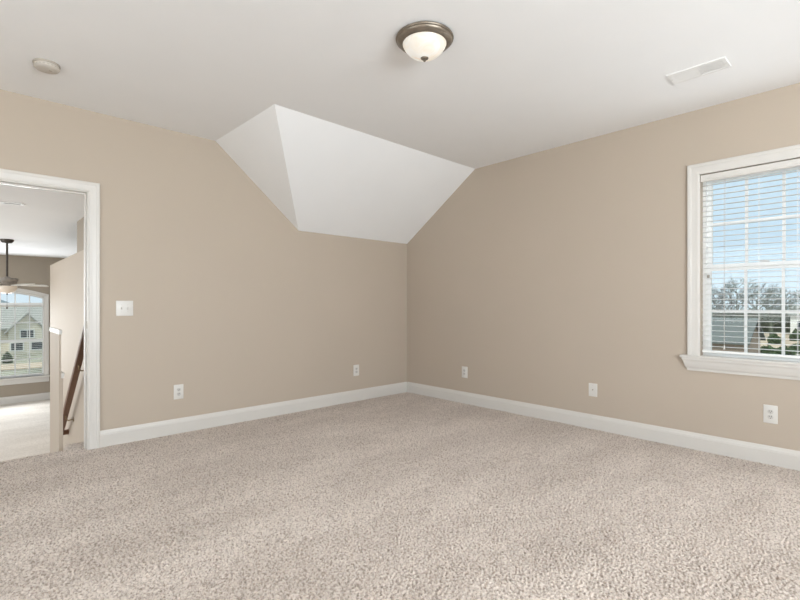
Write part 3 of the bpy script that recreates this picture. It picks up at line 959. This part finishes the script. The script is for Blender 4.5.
# houses facing -X outside the bedroom window (local -y turned to -X)
house('neighbor_house', 'low brick outbuilding with a grey green roof outside the left panes of the bedroom window', (50.5, 11.9, GZ), R(-90), 7.0, 6.5, 1.75, 1.75, BRICK, SHINGLE, [(-2.2, 0.5, 1.0, 0.8)])
house('neighbor_house', 'white sided house outside the right panes of the bedroom window', (96, 8.4, GZ), R(-90), 5, 5, 3.2, 1.3, WSIDING, SHINGLEG, [(-1.2, 1.0, 1.0, 1.3), (1.2, 1.0, 1.0, 1.3)])

# bare winter trees
def make_tree(seed, height, spread, label, loc, bark, group='bare trees behind the houses', depth=5):
    rnd = random.Random(seed)
    t = thing('bare_tree', label, 'tree', loc, rnd.uniform(0, 6), group)
    th = height * 0.3
    bmt = tube(NB(), [(0, 0, -0.1), (0.05, 0, th * 0.5), (0, 0.06, th), (0.05, 0.05, height * 0.62)], [0.24, 0.2, 0.17, 0.06], 8)
    build('trunk', bmt, bark, t, smooth=True)
    bm = NB()
    def grow(p, d, ln, r, k):
        q = p + d * ln * 0.55 + Vector((rnd.uniform(-1, 1), rnd.uniform(-1, 1), 0.2)) * ln * 0.08
        e2 = p + d * ln
        tube(bm, [p, q, e2], [r, r * 0.8, r * 0.6], 4 if k > 1 else 3, caps=False)
        if k == 0:
            return
        for i in range(rnd.choice((3, 3, 4))):
            ax = Vector((rnd.gauss(0, 1), rnd.gauss(0, 1), rnd.gauss(0, 0.6))).normalized()
            nd = (d * 0.75 + ax * 0.75 + Vector((0, 0, 0.16))).normalized()
            grow(q.lerp(e2, rnd.random()), nd, ln * rnd.uniform(0.58, 0.78), max(r * 0.6, 0.022), k - 1)
    for i in range(8):
        a = i * 2.4
        z = th * 0.8 + (height * 0.6 - th * 0.8) * i / 7
        dv = Vector((math.cos(a) * spread, math.sin(a) * spread, 0.9)).normalized()
        grow(Vector((0, 0, z)), dv, height * 0.24, 0.10, depth - 1)
    build('branches', bm, bark, t, recalc=False)
    return t
def on_ray(dx, dy, dist):
    return (dx * dist, dy * dist, GZ)
def ray_at(px, depth):   # plan position seen in a given direction of the view
    t = (px - 400) / 461.63
    c, q = math.cos(0.7529), math.sin(0.7529)
    return ((q + t * c) * depth, (c - t * q) * depth)
spots = [
    (702, 284, 134, 'bare tree at the far left of the bedroom window view', BARKG),
    (716, 281, 72, 'bare tree over the left end of the grey green roof outside the bedroom window', BARK),
    (737, 275, 91, 'tallest bare tree, behind the left grid bar of the bedroom window', BARKG),
    (757, 279, 102, 'bare tree seen through the middle panes of the bedroom window, left of their centre', BARK),
    (771, 286, 66, 'bare tree seen through the middle panes, above the tan ground', BARKG),
    (786, 289, 130, 'bare tree behind the right grid bar of the bedroom window', BARK),
    (806, 285, 144, 'bare tree standing behind the white house outside the bedroom window', BARKG),
]
for i, (px, yt, dep, lab, bk) in enumerate(spots):
    x, y = ray_at(px, dep)
    hgt = (1.1763 + (303.77 - yt) / 461.63 * dep - GZ) * 0.93
    make_tree(11 + i, hgt, 1.0, lab, (x, y, GZ), bk)
def shrub(label, loc, rx, ry, rz_, seed, group='dark green shrubs outside the bedroom window'):
    rnd = random.Random(seed)
    t = thing('evergreen_shrub', label, 'shrub', loc, 0, group)
    bm = NB()
    for k in range(900):
        a, b = rnd.uniform(0, 2 * PI), math.acos(rnd.uniform(-0.2, 1))
        q = rnd.uniform(0.75, 1.0) * (1 + 0.12 * math.sin(3 * a + seed) + 0.1 * math.cos(5 * b))
        p = Vector((rx * q * math.cos(a) * math.sin(b), ry * q * math.sin(a) * math.sin(b), rz_ * (0.15 + q * math.cos(b) * 0.85)))
        s = 0.16
        u = Vector((rnd.gauss(0, 1), rnd.gauss(0, 1), rnd.gauss(0, 1))).normalized()
        w = u.orthogonal().normalized()
        vs = [bm.verts.new(p + u * s * c1 + w * s * 0.5 * c2) for c1, c2 in ((-1, 0), (0, -1), (1, 0), (0, 1))]
        bm.faces.new(vs)
    build('foliage', bm, HEDGEM, t, recalc=False)
    build('stem', tube(NB(), [(0, 0, -0.05), (0, 0, rz_ * 0.7)], [0.08, 0.03], 6), BARK, t)
    return t
for k, (px, dep, rx, ry, rz_, lab) in enumerate([
    (769, 41.0, 0.55, 0.5, 0.7, 'dark green shrub at the foot of the outbuilding, left of the other shrubs'),
    (768, 44.5, 0.9, 1.0, 0.9, 'dark green shrub below the middle panes of the bedroom window view'),
    (785, 45.0, 0.9, 0.8, 0.75, 'dark green shrub by the right grid bar of the bedroom window view'),
    (800, 46.5, 0.9, 0.9, 1.0, 'dark green shrub at the bottom right of the bedroom window view'),
    (774, 57.0, 0.7, 0.6, 1.3, 'green shrub on the tan ground outside the bedroom window'),
    (796, 61.0, 0.7, 0.7, 1.5, 'green shrub on the tan ground in front of the white house')]):
    x, y = ray_at(px, dep)
    shrub(lab, (x, y, GZ), rx, ry, rz_, k + 1)

shrub('small dark shrub on the lawn outside the loft window', (2.42, 50.5, GZ), 0.26, 0.26, 0.85, 9, None)
# brush filling the edge of the woods
rnd = random.Random(5)
bm = NB()
for k in range(2600):
    px, dep = rnd.uniform(660, 850), rnd.uniform(80.5, 83.5)
    x, y = ray_at(px, dep)
    hh = rnd.uniform(1.6, 4.9)
    p = Vector((x, y, GZ - 0.1))
    d1 = Vector((rnd.gauss(0, 0.25), rnd.gauss(0, 0.25), 1)).normalized()
    q = p + d1 * hh * 0.6
    tube(bm, [p, q, q + (d1 + Vector((rnd.gauss(0, 0.3), rnd.gauss(0, 0.3), 0))).normalized() * hh * 0.4], [0.07, 0.05, 0.03], 3, caps=False)
    for c in range(3):
        z = rnd.uniform(0.2, 0.9)
        b0 = p + d1 * hh * 0.6 * z
        d2 = (d1 + Vector((rnd.gauss(0, 0.8), rnd.gauss(0, 0.8), 0.2))).normalized()
        tube(bm, [b0, b0 + d2 * hh * 0.35], [0.045, 0.025], 3, caps=False)
tag(build('thicket', bm, BARKG, recalc=False), 'dense grey green brush along the foot of the bare trees', 'brush', kind='stuff')

# low far hills
bm = NB()
pts = [(-120, 0), (-120, 9)] + [(-120 + 12 * i, 9 + 5 * math.sin(i * 0.7) + 3 * math.sin(i * 1.9)) for i in range(1, 31)] + [(240, 0)]
prism(bm, pts, lambda a, b, q: (a, q, GZ + b - 6.5), 420, 440)
struct(build('hills', bm, HILLM), 'low blue hills on the horizon', 'hills')
